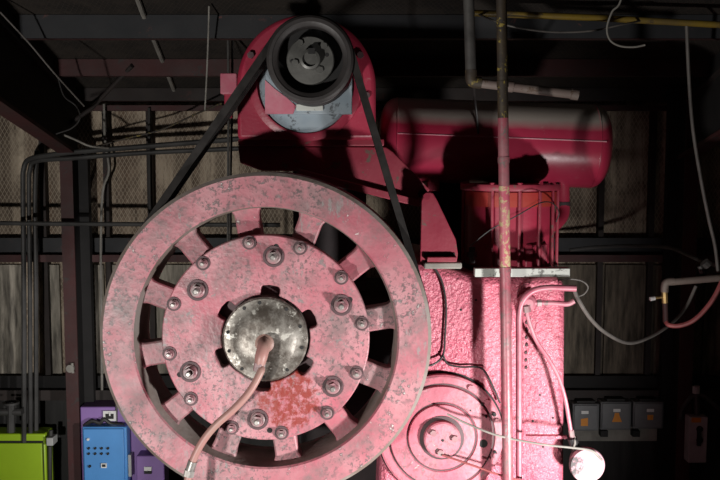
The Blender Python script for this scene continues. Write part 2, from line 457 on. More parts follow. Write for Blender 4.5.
# hub cap
RC = 42.5*ps
cap = obj('hub_cap', MB().lathe([(0,.06),(RC,.06),(RC,-.014),(RC-.006,-.02),(RC-.035,-.023),(RC-.04,-.026),(.07,-.034),(.05,-.036),(0,-.036)], WC, 64), 'hubmetal', FW, ang=28)
for k in range(10):
    a = math.radians(20+36*k+random.uniform(-6,6)); r = RC-.017
    obj('cap_hole_disc', MB().lathe([(.006,-.020),(.006,-.0235),(0,-.0235)], W(r*math.cos(a),0,r*math.sin(a)), 10), 'black', cap)  # small perimeter holes, their dark insides drawn as black discs
fit = obj('swivel_fitting', MB().lathe([(.032,-.024),(.032,-.036),(.025,-.040),(.020,-.070),(0,-.070)], W(0,0,-.01), 24)
    .tube([W(.0,-.06,.0),W(.002,-.085,-.012),W(-.004,-.10,-.04),W(-.010,-.10,-.07)], [.018,.021,.021,.017], 14, smooth=4), 'hosepink', cap)
obj('fitting_nut', MB().tube([W(-.009,-.10,-.062),W(-.013,-.102,-.088)], .020, 6), 'bolt', fit)
# hose hanging from the swivel fitting
hp = [W(-.012,-.102,-.08)]+[at(x,y,Y) for x,y,Y in ((261,371,2.885),(250,391,2.87),(234,409,2.86),(216,425,2.86),(203,441,2.86),(194,458,2.86),(189,474,2.86),(187,496,2.86),(187,560,2.88),(184,690,2.88),(182,768,2.89))]
AH = thing('air_hose', hp[-1], 'dusty pink rubber hose drooping from the flywheel hub to the lower left', 'hose')
obj('hose', MB().tube(hp, .0125, 12, smooth=6), 'hosepink', AH)
obj('ferrule', MB().tube([at(193,461,2.86),at(190,470,2.86)], .0155, 12).tube([at(190,470,2.86),at(188.5,476,2.86)], .018, 6), 'steel', AH)

# ------------------------------------------------------------------ crankcase and its covers
YB = 3.3
CB = thing('compressor_body', at(480,300,3.6)*1, 'big pink hammered-paint compressor casing to the right of the flywheel', 'compressor')
CB.location.z = .12
for ch in (): pass
def pz(y, Y): return at(360,y,Y).z
pts = [(409,263),(424,263),(440,267),(462,273),(480,277),(556,277),(566,283),(566,520),(372,520),(381,440),(409,400)]
w = [at(x,y,YB) for x,y in pts]
poly = [(p.x,p.z) for p in w]; poly[7] = (poly[7][0],.12); poly[8] = (poly[8][0],.12)
obj('casing', MB().prism(poly, YB, 4.15), 'body', CB, bevel=.028)
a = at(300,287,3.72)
obj('crank_housing', MB().box(((a.x+at(412,287,3.5).x)/2, 3.92, (.12+pz(290,3.72))/2), (at(412,287,3.5).x-a.x, .46, pz(290,3.72)-.12)), 'shade_black', CB, bevel=.03)  # coloured black to match the shade seen between the spokes
# rib moulded along the right part of the front and a shallow arch boss
obj('front_rib', MB().tube([at(523,300,3.298),at(523,350,3.298),at(523,500,3.298)], .012, 8), 'body', CB)
q = MB(); c = at(530,308,3.3)
q.tube([at(512,330,3.30),at(513,306,3.29),at(522,290,3.285),at(536,284,3.285),at(556,283,3.29)], .022, 12, smooth=5)
obj('arch_boss', q, 'body', CB)
obj('sealing_band', MB().box(((at(522,437,3.296).x+at(567,437,3.296).x)/2,3.296,pz(437,3.296)),(at(567,437,3.296).x-at(522,437,3.296).x,.014,.014)), 'body', CB, bevel=.003)
for i in range(8):
    c = at(526.5+random.uniform(-1,1), 315+i*7.5, 3.288)
    obj('rust_scab', MB().lathe([(.008,.012),(.007,.0),(.003,-.004),(0,-.004)], c, 8), 'recess', CB)
for x, y in ((533,421),(553,418),(540,395),(543,447),(461,310),(476,300)):
    c = at(x,y,3.299); obj('dark_hole_disc', MB().lathe([(.005,.004),(.004,-.001),(0,-.001)], c, 10), 'black', CB)

# bearing cover
YC = 3.285; BC = at(441,435,YC); cs = mpp(435,YC)
BV = thing('bearing_cover', BC, 'round ribbed pink bearing cover at the lower right of the flywheel', 'cover')
obj('cover_disc', MB().lathe([(0,.03),(62*cs,.03),(62*cs,-.012),(60*cs,-.016),(54*cs,-.016),(53*cs,-.008),(51.5*cs,-.008),(50.5*cs,-.022),(46*cs,-.024),
    (36*cs,-.026),(35*cs,-.020),(33.5*cs,-.020),(32.5*cs,-.030),(24*cs,-.032),(0,-.032)], BC, 80), 'cover', BV, ang=28)
obj('gasket', MB().lathe([(0,.034),(64*cs,.034),(64*cs,.012),(0,.012)], BC, 64), 'black', BV)
obj('groove', MB().lathe([(51.2*cs,-.0090),(53.2*cs,-.0090),(53.2*cs,-.0075),(51.2*cs,-.0075)], BC, 80, close=True), 'recess', BV)
obj('groove', MB().lathe([(33.6*cs,-.0208),(34.9*cs,-.0208),(34.9*cs,-.0195),(33.6*cs,-.0195)], BC, 80, close=True), 'recess', BV)
q = MB().lathe([(22*cs,-.030),(22*cs,-.036),(18*cs,-.038),(18*cs,-.030)], BC, 48, mi=1, close=True).lathe([(0,-.03),(18.5*cs,-.03),(18*cs,-.062),(16.5*cs,-.066),(0,-.066)], BC, 40)
ccap = obj('end_cap', q, ['cover','recess'], BV)
for k in range(3):
    a = math.radians(0+120*k+ (10 if k==0 else 20)); r = 12*cs
    c = BC+Vector((r*math.cos(a),0,r*math.sin(a)))
    obj('bolt', MB().tube([c+Vector((0,-.064,0)),c+Vector((0,-.078,0))], .0125, 6), 'bolt', ccap)
obj('centre_hole', MB().lathe([(.006,-.064),(.005,-.0675),(0,-.0675)], BC, 12), 'black', ccap)
for x, y, r in ((483,443,.016),(494,414,.008),(497,421,.007),(452,483,.006),(495,452,.006),(486,416,.005),(470,410,.004),(461,404,.004),(482,404,.004)):
    c = at(x,y,YC-.018); obj('dark_hole_disc', MB().lathe([(r,.012),(r,-.0075),(0,-.0075)], c, 16), 'black', BV)
for a in (60,38,16,-20,118,150):
    a = math.radians(a); c = BC+Vector((57*cs*math.cos(a),0,57*cs*math.sin(a)))
    obj('cover_bolt', MB().tube([c+Vector((0,-.012,0)),c+Vector((0,-.026,0))], .011, 6), 'cover', BV)

# wires from the cover to the right, black cables on the casing
def wire(name, pts, r, m, label, cat='cable', n=8, k=6, group=None):
    return tag(obj(name, MB().tube([at(*p) for p in pts], r, n, smooth=k), m), label, cat, group)
wire('cable', [(447,414,3.20),(470,425,3.18),(500,436,3.15),(540,444,3.14),(575,448,3.15),(592,451,3.16),(602,460,3.19)], .0042, 'palecable', 'thin pale cable sagging from the bearing cover end cap to the round lid')
wire('cable', [(442,455,3.205),(460,461,3.2),(480,468,3.19),(500,475,3.18),(530,483,3.18)], .004, 'redhose', 'thin reddish wire running off the lower edge of the bearing cover')
wire('cable', [(424,262,3.27),(434,268,3.275),(442,282,3.285),(446,305,3.288),(445,335,3.288),(443,355,3.285),(434,364,3.27),(424,366,3.27)], .004, 'cable', 'thin black cable running down the casing beside the flywheel edge')
wire('cable', [(443,355,3.28),(448,364,3.28),(462,367,3.285),(478,367,3.285),(486,373,3.285),(495,391,3.28),(500,403,3.28)], .0038, 'cable', 'thin black cable arching over the top of the bearing cover')

# ------------------------------------------------------------------ top of the casing
zt = pz(277,3.3)
GP = tag(obj('steel_plate', MB().box(((at(475,272,3.24).x+at(570,272,3.24).x)/2, 3.265, (pz(268.5,3.24)+pz(277,3.24))/2), (at(570,272,3.24).x-at(475,272,3.24).x, 0.05, pz(268.5,3.24)-pz(277,3.24))), 'galv', bevel=.002),
    'narrow whitish spotted metal plate lying along the top front edge of the casing', 'plate')
# filter canister
YK = 3.58; KC = at(510,188,YK); kr = 49*mpp(188,YK)
ztop = pz(185,YK-.2); zbot = zt+.002
AF = thing('air_filter_canister', (KC.x,YK,zbot), 'red drum canister with tie rods standing under the horizontal tank', 'canister')
c0 = (KC.x,YK,0)
hh = ztop-zbot
obj('shell', MB().lathe([(0,zbot),(kr*.90,zbot),(kr*.90,ztop-.06),(kr*.90,ztop-.02),(0,ztop-.02)], c0, 48, 'Z'), 'crimson', AF)
obj('collar', MB().lathe([(kr*.90,ztop-.085),(kr*.93,ztop-.085),(kr*.93,ztop-.03),(kr*.90,ztop-.03)], c0, 48, 'Z', close=True), 'flange_or', AF)
obj('top_flange', MB().lathe([(0,ztop-.024),(kr,ztop-.024),(kr+.002,ztop-.02),(kr+.002,ztop-.004),(kr,ztop),(0,ztop)], c0, 56, 'Z'), 'mount', AF)
obj('base_flange', MB().lathe([(0,zbot),(kr*.98,zbot),(kr*.98,zbot+.02),(0,zbot+.02)], c0, 48, 'Z'), 'shade_black', AF)
for a in (-178,-120,-88,-62,-38,-10,30,90,150):
    a = math.radians(a); r = kr*.955
    p = Vector((KC.x+r*math.cos(a), YK+r*math.sin(a), 0))
    t = obj('tie_rod', MB().cyl(p+Vector((0,0,zbot+.01)), p+Vector((0,0,ztop-.002)), .0065, 10), 'mount', AF)
    obj('nut', MB().cyl(p+Vector((0,0,ztop)), p+Vector((0,0,ztop+.007)), .011, 6), 'crimson', t)
for a in (-105,-75,-52):
    a = math.radians(a); r = kr*.9
    p = Vector((KC.x+r*math.cos(a), YK+r*math.sin(a), 0))
    obj('lug', MB().box(p+Vector((0,0,zbot+.06)), (.03,.03,.1)), 'crimson', AF, bevel=.006)
wire('cable', [(470,246,3.33),(490,230,3.32),(505,222,3.32),(520,214,3.32),(540,203,3.33),(552,203,3.4),(559,212,3.46),(556,222,3.47)], .0022, 'cable', 'thin dark wire looping diagonally across the front of the red canister')
q = MB().cyl(at(472,263,3.36), at(472,247,3.36), .012, 10).cyl(at(472,257,3.36), at(472,252,3.36), .018, 6)
tag(obj('oil_plug', q, 'shade_black'), 'small dark upright plug at the left foot of the red canister', 'plug')
# elbow pipe at the right of canister
q = MB().tube([at(562,176,3.80),at(562.5,200,3.80),at(562,214,3.78),at(554,224,3.72),at(540,228,3.66)], .030, 16, smooth=5)
EP = thing('elbow_pipe', at(562,220,3.66), 'red elbow pipe curving down from the tank at the right of the canister', 'pipe')
obj('pipe', q, 'crimson', EP)
obj('collar', MB().cyl(at(562.4,202,3.80), at(562.4,206,3.80), .034, 16), 'shade_black', EP)

# ------------------------------------------------------------------ tank
YT = 3.82
TL, TR = at(379,139,YT), at(607,147,YT)
tr = 41.5*mpp(143,YT)
TC = (TL+TR)/2; hl = (TR-TL).length/2
tilt = math.atan2(TR.z-TL.z, TR.x-TL.x)
TK = thing('air_tank', TC, 'long crimson cylindrical tank with grey dust along its top', 'tank')
TK.rotation_euler = (0,-tilt,0)
def rel(mb): return mb
prof = []
for i in range(9):
    t = i/8*PI/2; prof.append((tr*math.sin(t)**.55 if i else 0, -hl+.065*(1-math.sin(t)) if False else -hl+.07*(1-math.cos(t*1.0))))
prof2 = [(r,-h) for r,h in reversed(prof)]
lo = MB().lathe(prof+prof2, TC, 72, 'X')
obj('shell', lo, 'tank', TK, ang=60)
obj('weld_seam', MB().tube([TC+Vector((-hl+.07,-tr*math.cos(.12),tr*math.sin(.12))), TC+Vector((hl-.05,-tr*math.cos(.10),tr*math.sin(.10)))], .0035, 6), 'tubepink', TK)
for s in (-1,1):
    obj('weld_ring', MB().lathe([(tr-.003,s*(hl-.07)-.003),(tr+.002,s*(hl-.07)-.002),(tr+.002,s*(hl-.07)+.002),(tr-.003,s*(hl-.07)+.003)], TC, 72, 'X', close=True), 'tank', TK)
for x in (-.25,.17):
    obj('saddle', MB().box(TC+Vector((x,.02,-tr-.005)), (.05,.2,.06)), 'crimson', TK, bevel=.004)
# posts carrying the tank; the wide one broadened to black out the gap
for x, w_, lb in ((448,.17,'dark post under the tank, widened to fill the black gap between bracket and canister'),(532,.06,'narrow dark steel post under the tank hidden behind the canister')):
    p = at(x,190,3.88)
    tag(obj('tank_post', MB().box((p.x,3.88,(zt+TC.z-tr*.9)/2),(w_,.08,TC.z-tr*.9-zt)), 'shade_black'), lb, 'post')

# ------------------------------------------------------------------ motor and mount
YM = 3.32
MC = at(306,85,YM); mr = 70*mpp(85,YM); zb_ = pz(143,YM)
MT = thing('electric_motor', (MC.x,3.55,zb_), 'crimson electric motor with worn blue-grey front at the top centre', 'motor')
out = [(mr*math.cos(a), mr*math.sin(a)) for a in [PI*i/40 for i in range(41)]]
out = [(mr,zb_+.012-MC.z)]+out+[(-mr,zb_+.012-MC.z)]
ring_in = circ(mr*.70,48)
obj('housing', MB().prism(out, .05, .50, c=(MC.x,YM,MC.z)), 'crimson', MT, bevel=.02)
obj('end_bell', MB().prism([(x*.985, z*.985 if z>0 else z) for x,z in out], -.01, .052, c=(MC.x,YM,MC.z)), 'crimson', MT, bevel=.015)
obj('bell_ring', MB().lathe([(mr*.80,.0),(mr*.80,-.02),(mr*.72,-.028),(mr*.69,-.028),(mr*.69,.0)], MC, 64, close=True), 'crimson', MT)
for a in (152,-10,28):
    a = math.radians(a); c = MC+Vector((mr*.88*math.cos(a),-.01,mr*.88*math.sin(a)))
    obj('bolt', MB().tube([c+Vector((0,.005,0)),c+Vector((0,-.014,0))], .013, 6), 'recess', MT)
c = at(306,86,YM-.02)
obj('bearing_bracket', MB().lathe([(0,-.02),(45*mpp(86,YM)*.97,-.02),(46*mpp(86,YM),-.008),(46*mpp(86,YM),.02),(0,.02)], c, 56), 'motorblue', MT)
obj('front_panel', MB().pbox(265,62,352,114,3.25,3.31), 'motorblue', MT, bevel=.003)
obj('panel_corner', MB().ppoly([(265,80),(275,89),(287,98),(296,106),(293,114),(265,114)], 3.246, 3.252), 'tubepink', MT)
obj('drip_tab', MB().pbox(296,104,323,110.5,3.238,3.252), 'galv', MT, bevel=.002)
obj('lifting_lug', MB().pbox(220,73,237,94,3.42,3.5), 'tubepink', MT, bevel=.004)
obj('lug_bracket', MB().pbox(224,93,232,118,3.44,3.48), 'crimson', MT, bevel=.004)
for s in (-1,1):
    obj('foot', MB().box((MC.x+s*mr*.8,3.6,zb_+.02),(.10,.40,.04)), 'crimson', MT, bevel=.006)
obj('motor_shaft', MB().cyl((at(310,60,3.06).x,3.06,at(310,60,3.06).z), (at(310,60,3.06).x,3.33,at(310,60,3.06).z), .035, 20), 'steel', MT)
# pulley
YP = 3.035; PC = at(310,59.5,YP); p_s = mpp(60,YP); pr = 43.5*p_s
PU = thing('drive_pulley', PC, 'dark grooved drive pulley on the front of the motor', 'pulley')
prof = [(33*p_s,.05),(33*p_s,.008),(34*p_s,.004),(37.5*p_s,-.002),(38*p_s,-.006),(pr-.008,-.006),(pr,.0),(pr,.022),(pr-.006,.026)]
for i in range(4):
    y = .030+i*.031-.0
    prof += [(pr-.006,y),(pr-.020,y+.009),(pr-.020,y+.021),(pr-.006,y+.030)]
prof += [(pr,.178),(pr,.19),(33*p_s,.19)]
obj('rim', MB().lathe(prof, PC, 80, close=True), 'pulley', PU, ang=28)
obj('web', MB().lathe([(0,.07),(33.5*p_s,.07),(33.5*p_s,.09),(0,.09)], PC, 48), 'black', PU)
hub = obj('bushing', MB().lathe([(0,.07),(24*p_s,.07),(24*p_s,.022),(23*p_s,.018),(0,.018)], PC, 48), 'pulleyhub', PU)
obj('shaft_collar', MB().lathe([(0,.02),(10.5*p_s,.02),(10*p_s,-.012),(7.5*p_s,-.015),(7.2*p_s,-.004),(0,-.004)], PC, 32), 'pulleyhub', hub)
obj('key', MB().box(PC+Vector((.006,-.006,8*p_s)),(.022,.02,.018)), 'black', hub)
for x, y in ((300,43),(324,46),(295,63),(320,70)):
    c = at(x,y,YP+.018)
    obj('bolt', MB().tube([c+Vector((0,.004,0)),c+Vector((0,-.008,0))], 3.6*p_s, 6), 'pulleyhub', hub)
for x, y in ((292,61),(327,55)):
    c = at(x,y,YP+.018)
    obj('threaded_hole', MB().lathe([(2*p_s,.002),(2*p_s,-.0015),(0,-.0015)], c, 12), 'black', hub)

# belts: one closed loop per groove
def hull(pts):
    pts = sorted(pts); 
    def half(ps_):
        h = []
        for p in ps_:
            while len(h) > 1 and (h[-1][0]-h[-2][0])*(p[1]-h[-2][1])-(h[-1][1]-h[-2][1])*(p[0]-h[-2][0]) <= 0: h.pop()
            h.append(p)
        return h
    a = half(pts); b_ = half(pts[::-1]); return a[:-1]+b_[:-1]
def loop(o):
    return hull([(WC.x+(R-.022+o)*math.cos(2*PI*i/160), WC.z+(R-.022+o)*math.sin(2*PI*i/160)) for i in range(160)] +
                [(PC.x+(pr-.020+o)*math.cos(2*PI*i/160), PC.z+(pr-.020+o)*math.sin(2*PI*i/160)) for i in range(160)])
base = loop(.001)
names = ('frontmost','second from the front','third from the front','rearmost')
for i in range(4):
    yc = 3.0+.042+i*.031+.015
    vs = []; n = len(base)
    for j in range(n):
        p = Vector(base[j]); t = (Vector(base[(j+1)%n])-Vector(base[j-1])).normalized(); nn = Vector((t.y,-t.x))
        for o, dy in ((0,-.008),(.024,-.0145),(.024,.0145),(0,.008)):
            q_ = p+nn*o; vs.append((q_.x,yc+dy,q_.y))
    fs = [(j*4+k, ((j+1)%n)*4+k, ((j+1)%n)*4+(k+1)%4, j*4+(k+1)%4) for j in range(n) for k in range(4)]
    q = MB(); q.add(vs, fs)
    tag(obj('drive_belt', q, 'rubber'), 'black rubber drive belt from motor pulley to flywheel, %s of four' % names[i], 'belt', 'drive belts round pulley and flywheel')

# motor mount arm
MM = thing('motor_mount', at(330,200,3.5), 'crimson steel mounting arm carrying the motor, sloping down to the right', 'mount')
obj('side_plate', MB().ppoly([(238,146),(386,147),(393,152),(430,190),(420,200),(300,171),(262,171),(240,163)], 3.36, 3.40), 'mount', MM, bevel=.004)
obj('top_rail', MB().pbox(238,139,384,146,3.34,3.86), 'mount', MM, bevel=.004)
obj('lower_flange', MB().ppoly([(296,168),(420,200),(419,207),(296,176)], 3.33, 3.42), 'mount', MM, bevel=.003)
obj('rear_plate', MB().ppoly([(250,146),(386,147),(430,190),(420,200),(300,171)], 3.78, 3.82), 'mount', MM, bevel=.004)
q = MB()
for Y in (3.74,):
    a = at(330,168,Y); q.box((a.x, Y, (a.z+pz(290,3.72))/2),(.3,.10,a.z-pz(290,3.72)))
obj('pedestal', q, 'shade_black', MM)
obj('pivot_pin', MB().cyl(at(423,194,3.31), at(423,194,3.46), .018, 16), 'black', MM)
# bracket
BK = thing('pivot_bracket', at(438,266,3.3), 'tapered upright pink bracket on the casing beside the flywheel', 'bracket')
top = [(421,202),(423,195),(428,191.5),(433,193)]
obj('bracket_plate', MB().ppoly(top+[(437,200),(456,240),(458,254),(457,261),(424,261),(420,262)], 3.27, 3.30), 'mount', BK, bevel=.004)
obj('bracket_plate', MB().ppoly([(421,202),(423,195),(428,191.5),(433,193),(437,200),(456,240),(458,262),(420,262)], 3.42, 3.45), 'mount', BK, bevel=.004)
obj('pin', MB().cyl(at(427,196.5,3.262), at(427,196.5,3.46), .013, 16), 'mount', BK)
obj('foot_slot', MB().pbox(424,253,455,257,3.266,3.28), 'black', BK)
obj('foot', MB().pbox(427,257,457,262,3.245,3.45), 'mount', BK, bevel=.003)
tag(obj('shim_pad', MB().pbox(424,262.5,462,269,3.255,3.46), 'backboard', bevel=.006), 'dull grey shim pad under the foot of the pink bracket', 'pad')

# ------------------------------------------------------------------ pipes in front
def ppipe(xa, ya, xb, yb, Y, rpx, n=16, Yb=None):
    a = at(xa,ya,Y); b_ = at(xb,yb,Yb or Y)
    return MB().cyl(a, b_, rpx*mpp((ya+yb)/2, Y), n)
YV = 3.16
VP = thing('standpipe', at(512,760,YV), 'tall vertical pipe in front of the casing, yellowed above and pink below', 'pipe')
def vx(y): return 501.5+ (y/480.)*6.5
for ya, yb, m in ((-112,118,'rustpipe'),(118,186,'pinkpipe'),(186,268,'chippedpipe'),(268,765,'pinkpipe')):
    obj('pipe_length', ppipe(vx(ya),ya,vx(yb),yb,YV,5.4), m, VP)
for y in (84,160,270):
    obj('coupling', ppipe(vx(y-3),y-3,vx(y+3),y+3,YV,6.0), 'pinkpipe' if y>100 else 'rustpipe', VP)
# upper dark pipe with yellow elbow and pale horizontal arm
UP = thing('overhead_pipe', at(470,84,3.42), 'grey pipe dropping from the roof with yellow elbow and pale horizontal arm', 'pipe')
obj('drop_pipe', ppipe(466.5,-76,471,78,3.42,5.5), 'greypipe', UP)
obj('elbow', MB().tube([at(471,70,3.42),at(471,78,3.42),at(473,82,3.42),at(481,83,3.42)], .022, 14, smooth=4), 'rustpipe', UP)
obj('arm', ppipe(478,83,571,94,3.42,4.6), 'palepipe', UP)
obj('coupling', ppipe(505,86,513,87,3.42,5.6), 'palepipe', UP)
obj('end_cap', ppipe(571,94,578,95,3.42,5.4), 'palepipe', UP)
wire('cable', [(474,84,3.44),(475,100,3.6),(477,118,3.65),(478,134,3.65)], .005, 'cable', 'short black cable dangling from the pipe elbow onto the tank')
tag(obj('gas_pipe', MB().tube([at(474,13,3.9), at(600,18,3.9), at(740,26,3.9)], .014, 12), 'yellowpipe'), 'long yellow pipe running along under the roof at the upper right', 'pipe')
# tubes at the casing corner
T1 = thing('bent_tube', at(519,520,3.2), 'pink tube rising up the casing and bending right under the plate', 'tube')
obj('tube', MB().tube([at(*p) for p in ((519,728,3.22),(519,540,3.22),(519,420,3.22),(519,340,3.22),(519.5,312,3.21),(524,299,3.2),(533,291,3.2),(546,288,3.2),(562,288,3.2),(576,288.5,3.2))], .0115, 12, smooth=6), 'tubepink', T1)
T2 = thing('tee_fitting', at(527,304,3.21), 'pink tee fitting on the casing with a short stub to the right', 'fitting')
obj('elbow', MB().lathe([(0,.05),(.03,.05),(.034,.02),(.028,-.01),(.016,-.02),(0,-.02)], at(528,303,3.215), 20), 'tubepink', T2)
obj('stub', MB().tube([at(530,303,3.21),at(552,303,3.21),at(567,304,3.21),at(574,301,3.21)], .0095, 12, smooth=4), 'tubepink', T2)
obj('nut', ppipe(537,303,541,303,3.21,4,6), 'bolt', T2)
T3 = thing('small_hose', at(572,432,3.22), 'thin pink hose curving down the casing from the tee fitting', 'hose')
obj('hose', MB().tube([at(*p) for p in ((527,309,3.2),(528,318,3.2),(536,340,3.21),(548,358,3.21),(558,376,3.21),(565,398,3.21),(569,420,3.22),(571,432,3.22))], .0075, 10, smooth=6), 'tubepink', T3)
obj('hose_nut', ppipe(526.5,306,527.5,312,3.2,4,6), 'bolt', T3)
obj('end_fitting', MB().tube([at(571,430,3.22),at(572,437,3.22)], .010, 6), 'bolt', T3)
# round lid at the bottom right
LC = at(587,465,3.2); ls = mpp(465,3.2)
LD = thing('round_filter', LC, 'small round whitish pink filter drum at the lower right of the casing', 'filter')
obj('lid', MB().lathe([(0,.01),(17.5*ls,.01),(17.5*ls,-.006),(16.8*ls,-.012),(0,-.012)], LC, 48), 'lid', LD, ang=28)
obj('drum', MB().lathe([(0,.01),(15*ls,.01),(14*ls,.06),(0,.06)], LC, 40), 'recess', LD)
obj('clip', MB().tube([at(571,436,3.23),at(575,437,3.22),at(575,443,3.22),at(573,450,3.22)], .0035, 6), 'palecable', LD)
obj('stem', MB().cyl(at(572,438,3.24), at(578,454,3.24), .018, 10), 'black', LD)

# ------------------------------------------------------------------ right-hand pipework
RP_ = thing('branch_pipe', at(690,292,3.9), 'dull grey branch pipe with brass drain cock at the right edge', 'pipe')
obj('run', ppipe(671,282,745,276,3.9,3.6), 'palepipe', RP_)
obj('elbow', MB().tube([at(674,281.5,3.9),at(668,282,3.9),at(665,284.5,3.9),at(664.5,292,3.9)], .017, 12, smooth=4), 'palepipe', RP_)
obj('valve_body', ppipe(664.5,291,665,303,3.9,3.0,8), 'brass', RP_)
obj('drop', ppipe(665,302,665.5,322,3.9,2.7), 'redsteel', RP_)
v = obj('drain_cock', ppipe(664,297,653,298,3.9,1.6), 'brass', RP_)
obj('handle', ppipe(655,298,650,299,3.86,2.2), 'white', v)
wire('hose', [(665.5,321,3.9),(669,325,3.88),(680,325.5,3.86),(694,320,3.84),(708,306,3.82),(718,290,3.8),(728,266,3.8)], .010, 'redhose', 'faded red hose looping up to the right from the brass valve', 'hose')
wire('hose', [(574,289,3.2),(578,299,3.25),(590,318,3.35),(606,333,3.5),(628,343,3.65),(650,337,3.8),(672,323,3.95),(686,307,4.05),(696,286,4.05)], .0075, 'greycable', 'grey hose sagging between the bent tube and the branch pipe', 'hose')
wire('cable', [(558,280,3.24),(570,279,3.24),(582,281,3.24),(588,287,3.24),(584,294,3.24),(576,297,3.24)], .003, 'greycable', 'small wire loop sticking out below the plate end')
wire('cable', [(686.5,23,3.9),(689,80,3.95),(693,130,3.95),(701,180,3.95),(709,220,3.95),(715,246,3.95),(718,272,3.95)], .0075, 'greycable', 'long grey cable hanging from the yellow pipe down the right edge')
wire('cable', [(570,250,4.9),(600,247,4.9),(640,246,4.8),(670,248,4.6),(690,256,4.4),(704,262,4.2),(722,266,4.05)], .010, 'darkpipe', 'dark cable strung along the girt towards the right column')
wire('cable', [(626,-90,3.3),(622,-6,3.3),(612,12,3.3),(607,28,3.3),(610,40,3.3),(620,46,3.3),(634,47,3.3),(645,45,3.3)], .0036, 'palecable', 'pale hooked cable end dangling from the roof at the upper right')
wire('cable', [(476,13.5,3.9),(510,26,3.8),(550,32,3.8),(590,31,3.8),(620,25,3.8),(642,20.5,3.9)], .004, 'greycable', 'grey cable sagging just under the yellow pipe')
q = MB().cyl(at(704,262,4.0), at(708,266,4.0), .022, 10).cyl(at(700,266,4.0), at(702,273,4.0), .012, 8)
tag(obj('pipe_clamp', q, 'greypipe'), 'small grey clamp on the cables above the branch pipe', 'clamp')

# ------------------------------------------------------------------ switch boxes, right
bb = MB().pbox(572,394,664,441,5.08,5.19)
tag(obj('backing_board', bb, 'backboard'), 'dusty grey backing board fixed to the right wall behind three switch boxes', 'board')
def swbox(x0, x1, y0, y1, label, i):
    a = at((x0+x1)/2,y1,5.0)
    t = thing('switch_box', a, label, 'switch box', 'switch boxes on the backing board')
    obj('enclosure', MB().pbox(x0,y0,x1,y1,4.98,5.08), 'greybox', t, bevel=.006)
    obj('cover', MB().pbox(x0+1.5,y0+1.5,x1-1.5,y1-1.5,4.97,4.98), 'greybox', t, bevel=.003)
    cx = (x0+x1)/2+(-1,1,2)[i]
    if i == 0: lp = [(cx-4,y0+15),(cx+3,y0+14),(cx+3,y0+22),(cx-4,y0+22)]
    elif i == 1: lp = [(cx-2,y0+11),(cx+2,y0+11),(cx+3,y0+15),(cx+5,y0+20),(cx-5,y0+20),(cx-3,y0+15)]
    else: lp = [(cx-3,y0+13),(cx+3,y0+13),(cx+2.5,y0+18),(cx-3,y0+18)]
    obj('warning_label', MB().ppoly(lp, 4.967, 4.971), 'orange', t)
    obj('name_plate', MB().pbox(cx-3.5,y0+7,cx+3.5,y0+10,4.967,4.971), 'white', t)
    obj('conduit_hub', MB().pbox((x0+x1)/2-9,y0-3,(x0+x1)/2+9,y0,5.0,5.06), 'black', t)
swbox(573,599,404,431,'grey switch box on the board, the one nearest the pink casing',0)
swbox(601,631,402,430,'grey switch box on the board, middle one with a flared orange label',1)
swbox(633.5,663.5,402,429,'grey switch box on the board, the one farthest right',2)
for x in (604,636):
    tag(obj('junction_stub', MB().pbox(x-3,431,x+4,437,5.03,5.08), 'black'), 'small black stub under the grey switch boxes, %s' % ('left one of two' if x==604 else 'right one of two'), 'fitting', 'stubs under the switch boxes')
t = thing('disconnect_box', at(698,463,4.85), 'tall pale grey switch box with orange label on the right column', 'switch box')
obj('enclosure', MB().pbox(689.5,417,706.5,463,4.85,4.92), 'palebox', t, bevel=.005)
obj('label', MB().pbox(692,418,701,422.5,4.843,4.851), 'orange', t)
for y in (429,440):
    obj('switch', MB().lathe([(.018,.004),(.018,-.006),(.009,-.006),(.009,.004)], at(699.5,y,4.85), 20, close=True), 'black', t)
obj('lever', MB().pbox(698,429,701,446,4.835,4.85), 'black', t)
q = MB().cyl(at(697,417,4.89), at(696,392,4.89), .016, 10).tube([at(696,394,4.89),at(690,398,4.89),at(683,408,4.9),at(680,420,4.9)], .012, 8, smooth=4).tube([at(697,394,4.89),at(706,398,4.89),at(722,412,4.9)], .012, 8, smooth=4)
cn = tag(obj('conduit', q, 'darkpipe'), 'dark branching conduit feeding the pale switch box on the right column', 'conduit')
obj('cap', MB().cyl(at(696,393,4.89), at(696,386,4.89), .02, 10), 'palebox', cn)

# ------------------------------------------------------------------ cabinets, left
t = thing('green_cabinet', (at(20,434,4.95).x,5.02,0), 'lime green metal cabinet at the lower left corner', 'cabinet')
a = at(-40,434,4.95); b_ = at(45,434,4.95)
obj('cabinet_body', MB().box(((a.x+b_.x)/2,5.02,a.z/2),(b_.x-a.x,.14,a.z)), 'green', t, bevel=.008)
zz = pz(443,4.94)
obj('door', MB().box(((a.x+at(42,443,4.94).x)/2,4.94,(zz+.05)/2),(at(42,443,4.94).x-a.x,.02,zz-.05)), 'green', t, bevel=.003)
obj('door_gap', MB().box(((a.x+at(43.5,443,4.95).x)/2,4.949,(zz+.05)/2),(at(43.5,443,4.95).x-a.x,.006,zz-.03)), 'black', t)
q = MB().pbox(46,438,53,446,4.92,5.0)
tag(obj('outlet_box', q, 'palebox', bevel=.004), 'small pale outlet box beside the right edge of the green cabinet', 'outlet box')
q = MB().cyl(at(50,446,4.97), at(50,517,4.97), .012, 8).cyl(at(51,438,4.97), at(51,430,4.97), .012, 8)
tag(obj('conduit', q, 'darkpipe'), 'thin dark conduit carrying the outlet box beside the green cabinet', 'conduit')
t = thing('purple_cabinet', (at(122,480,4.92).x,5.0,0), 'lilac purple metal cabinet partly hidden by the flywheel', 'cabinet')
a = at(80,407,4.92); b_ = at(146,407,4.92)
obj('cabinet_body', MB().box(((a.x+b_.x)/2,5.01,a.z/2),(b_.x-a.x,.18,a.z)), 'purple', t, bevel=.006)
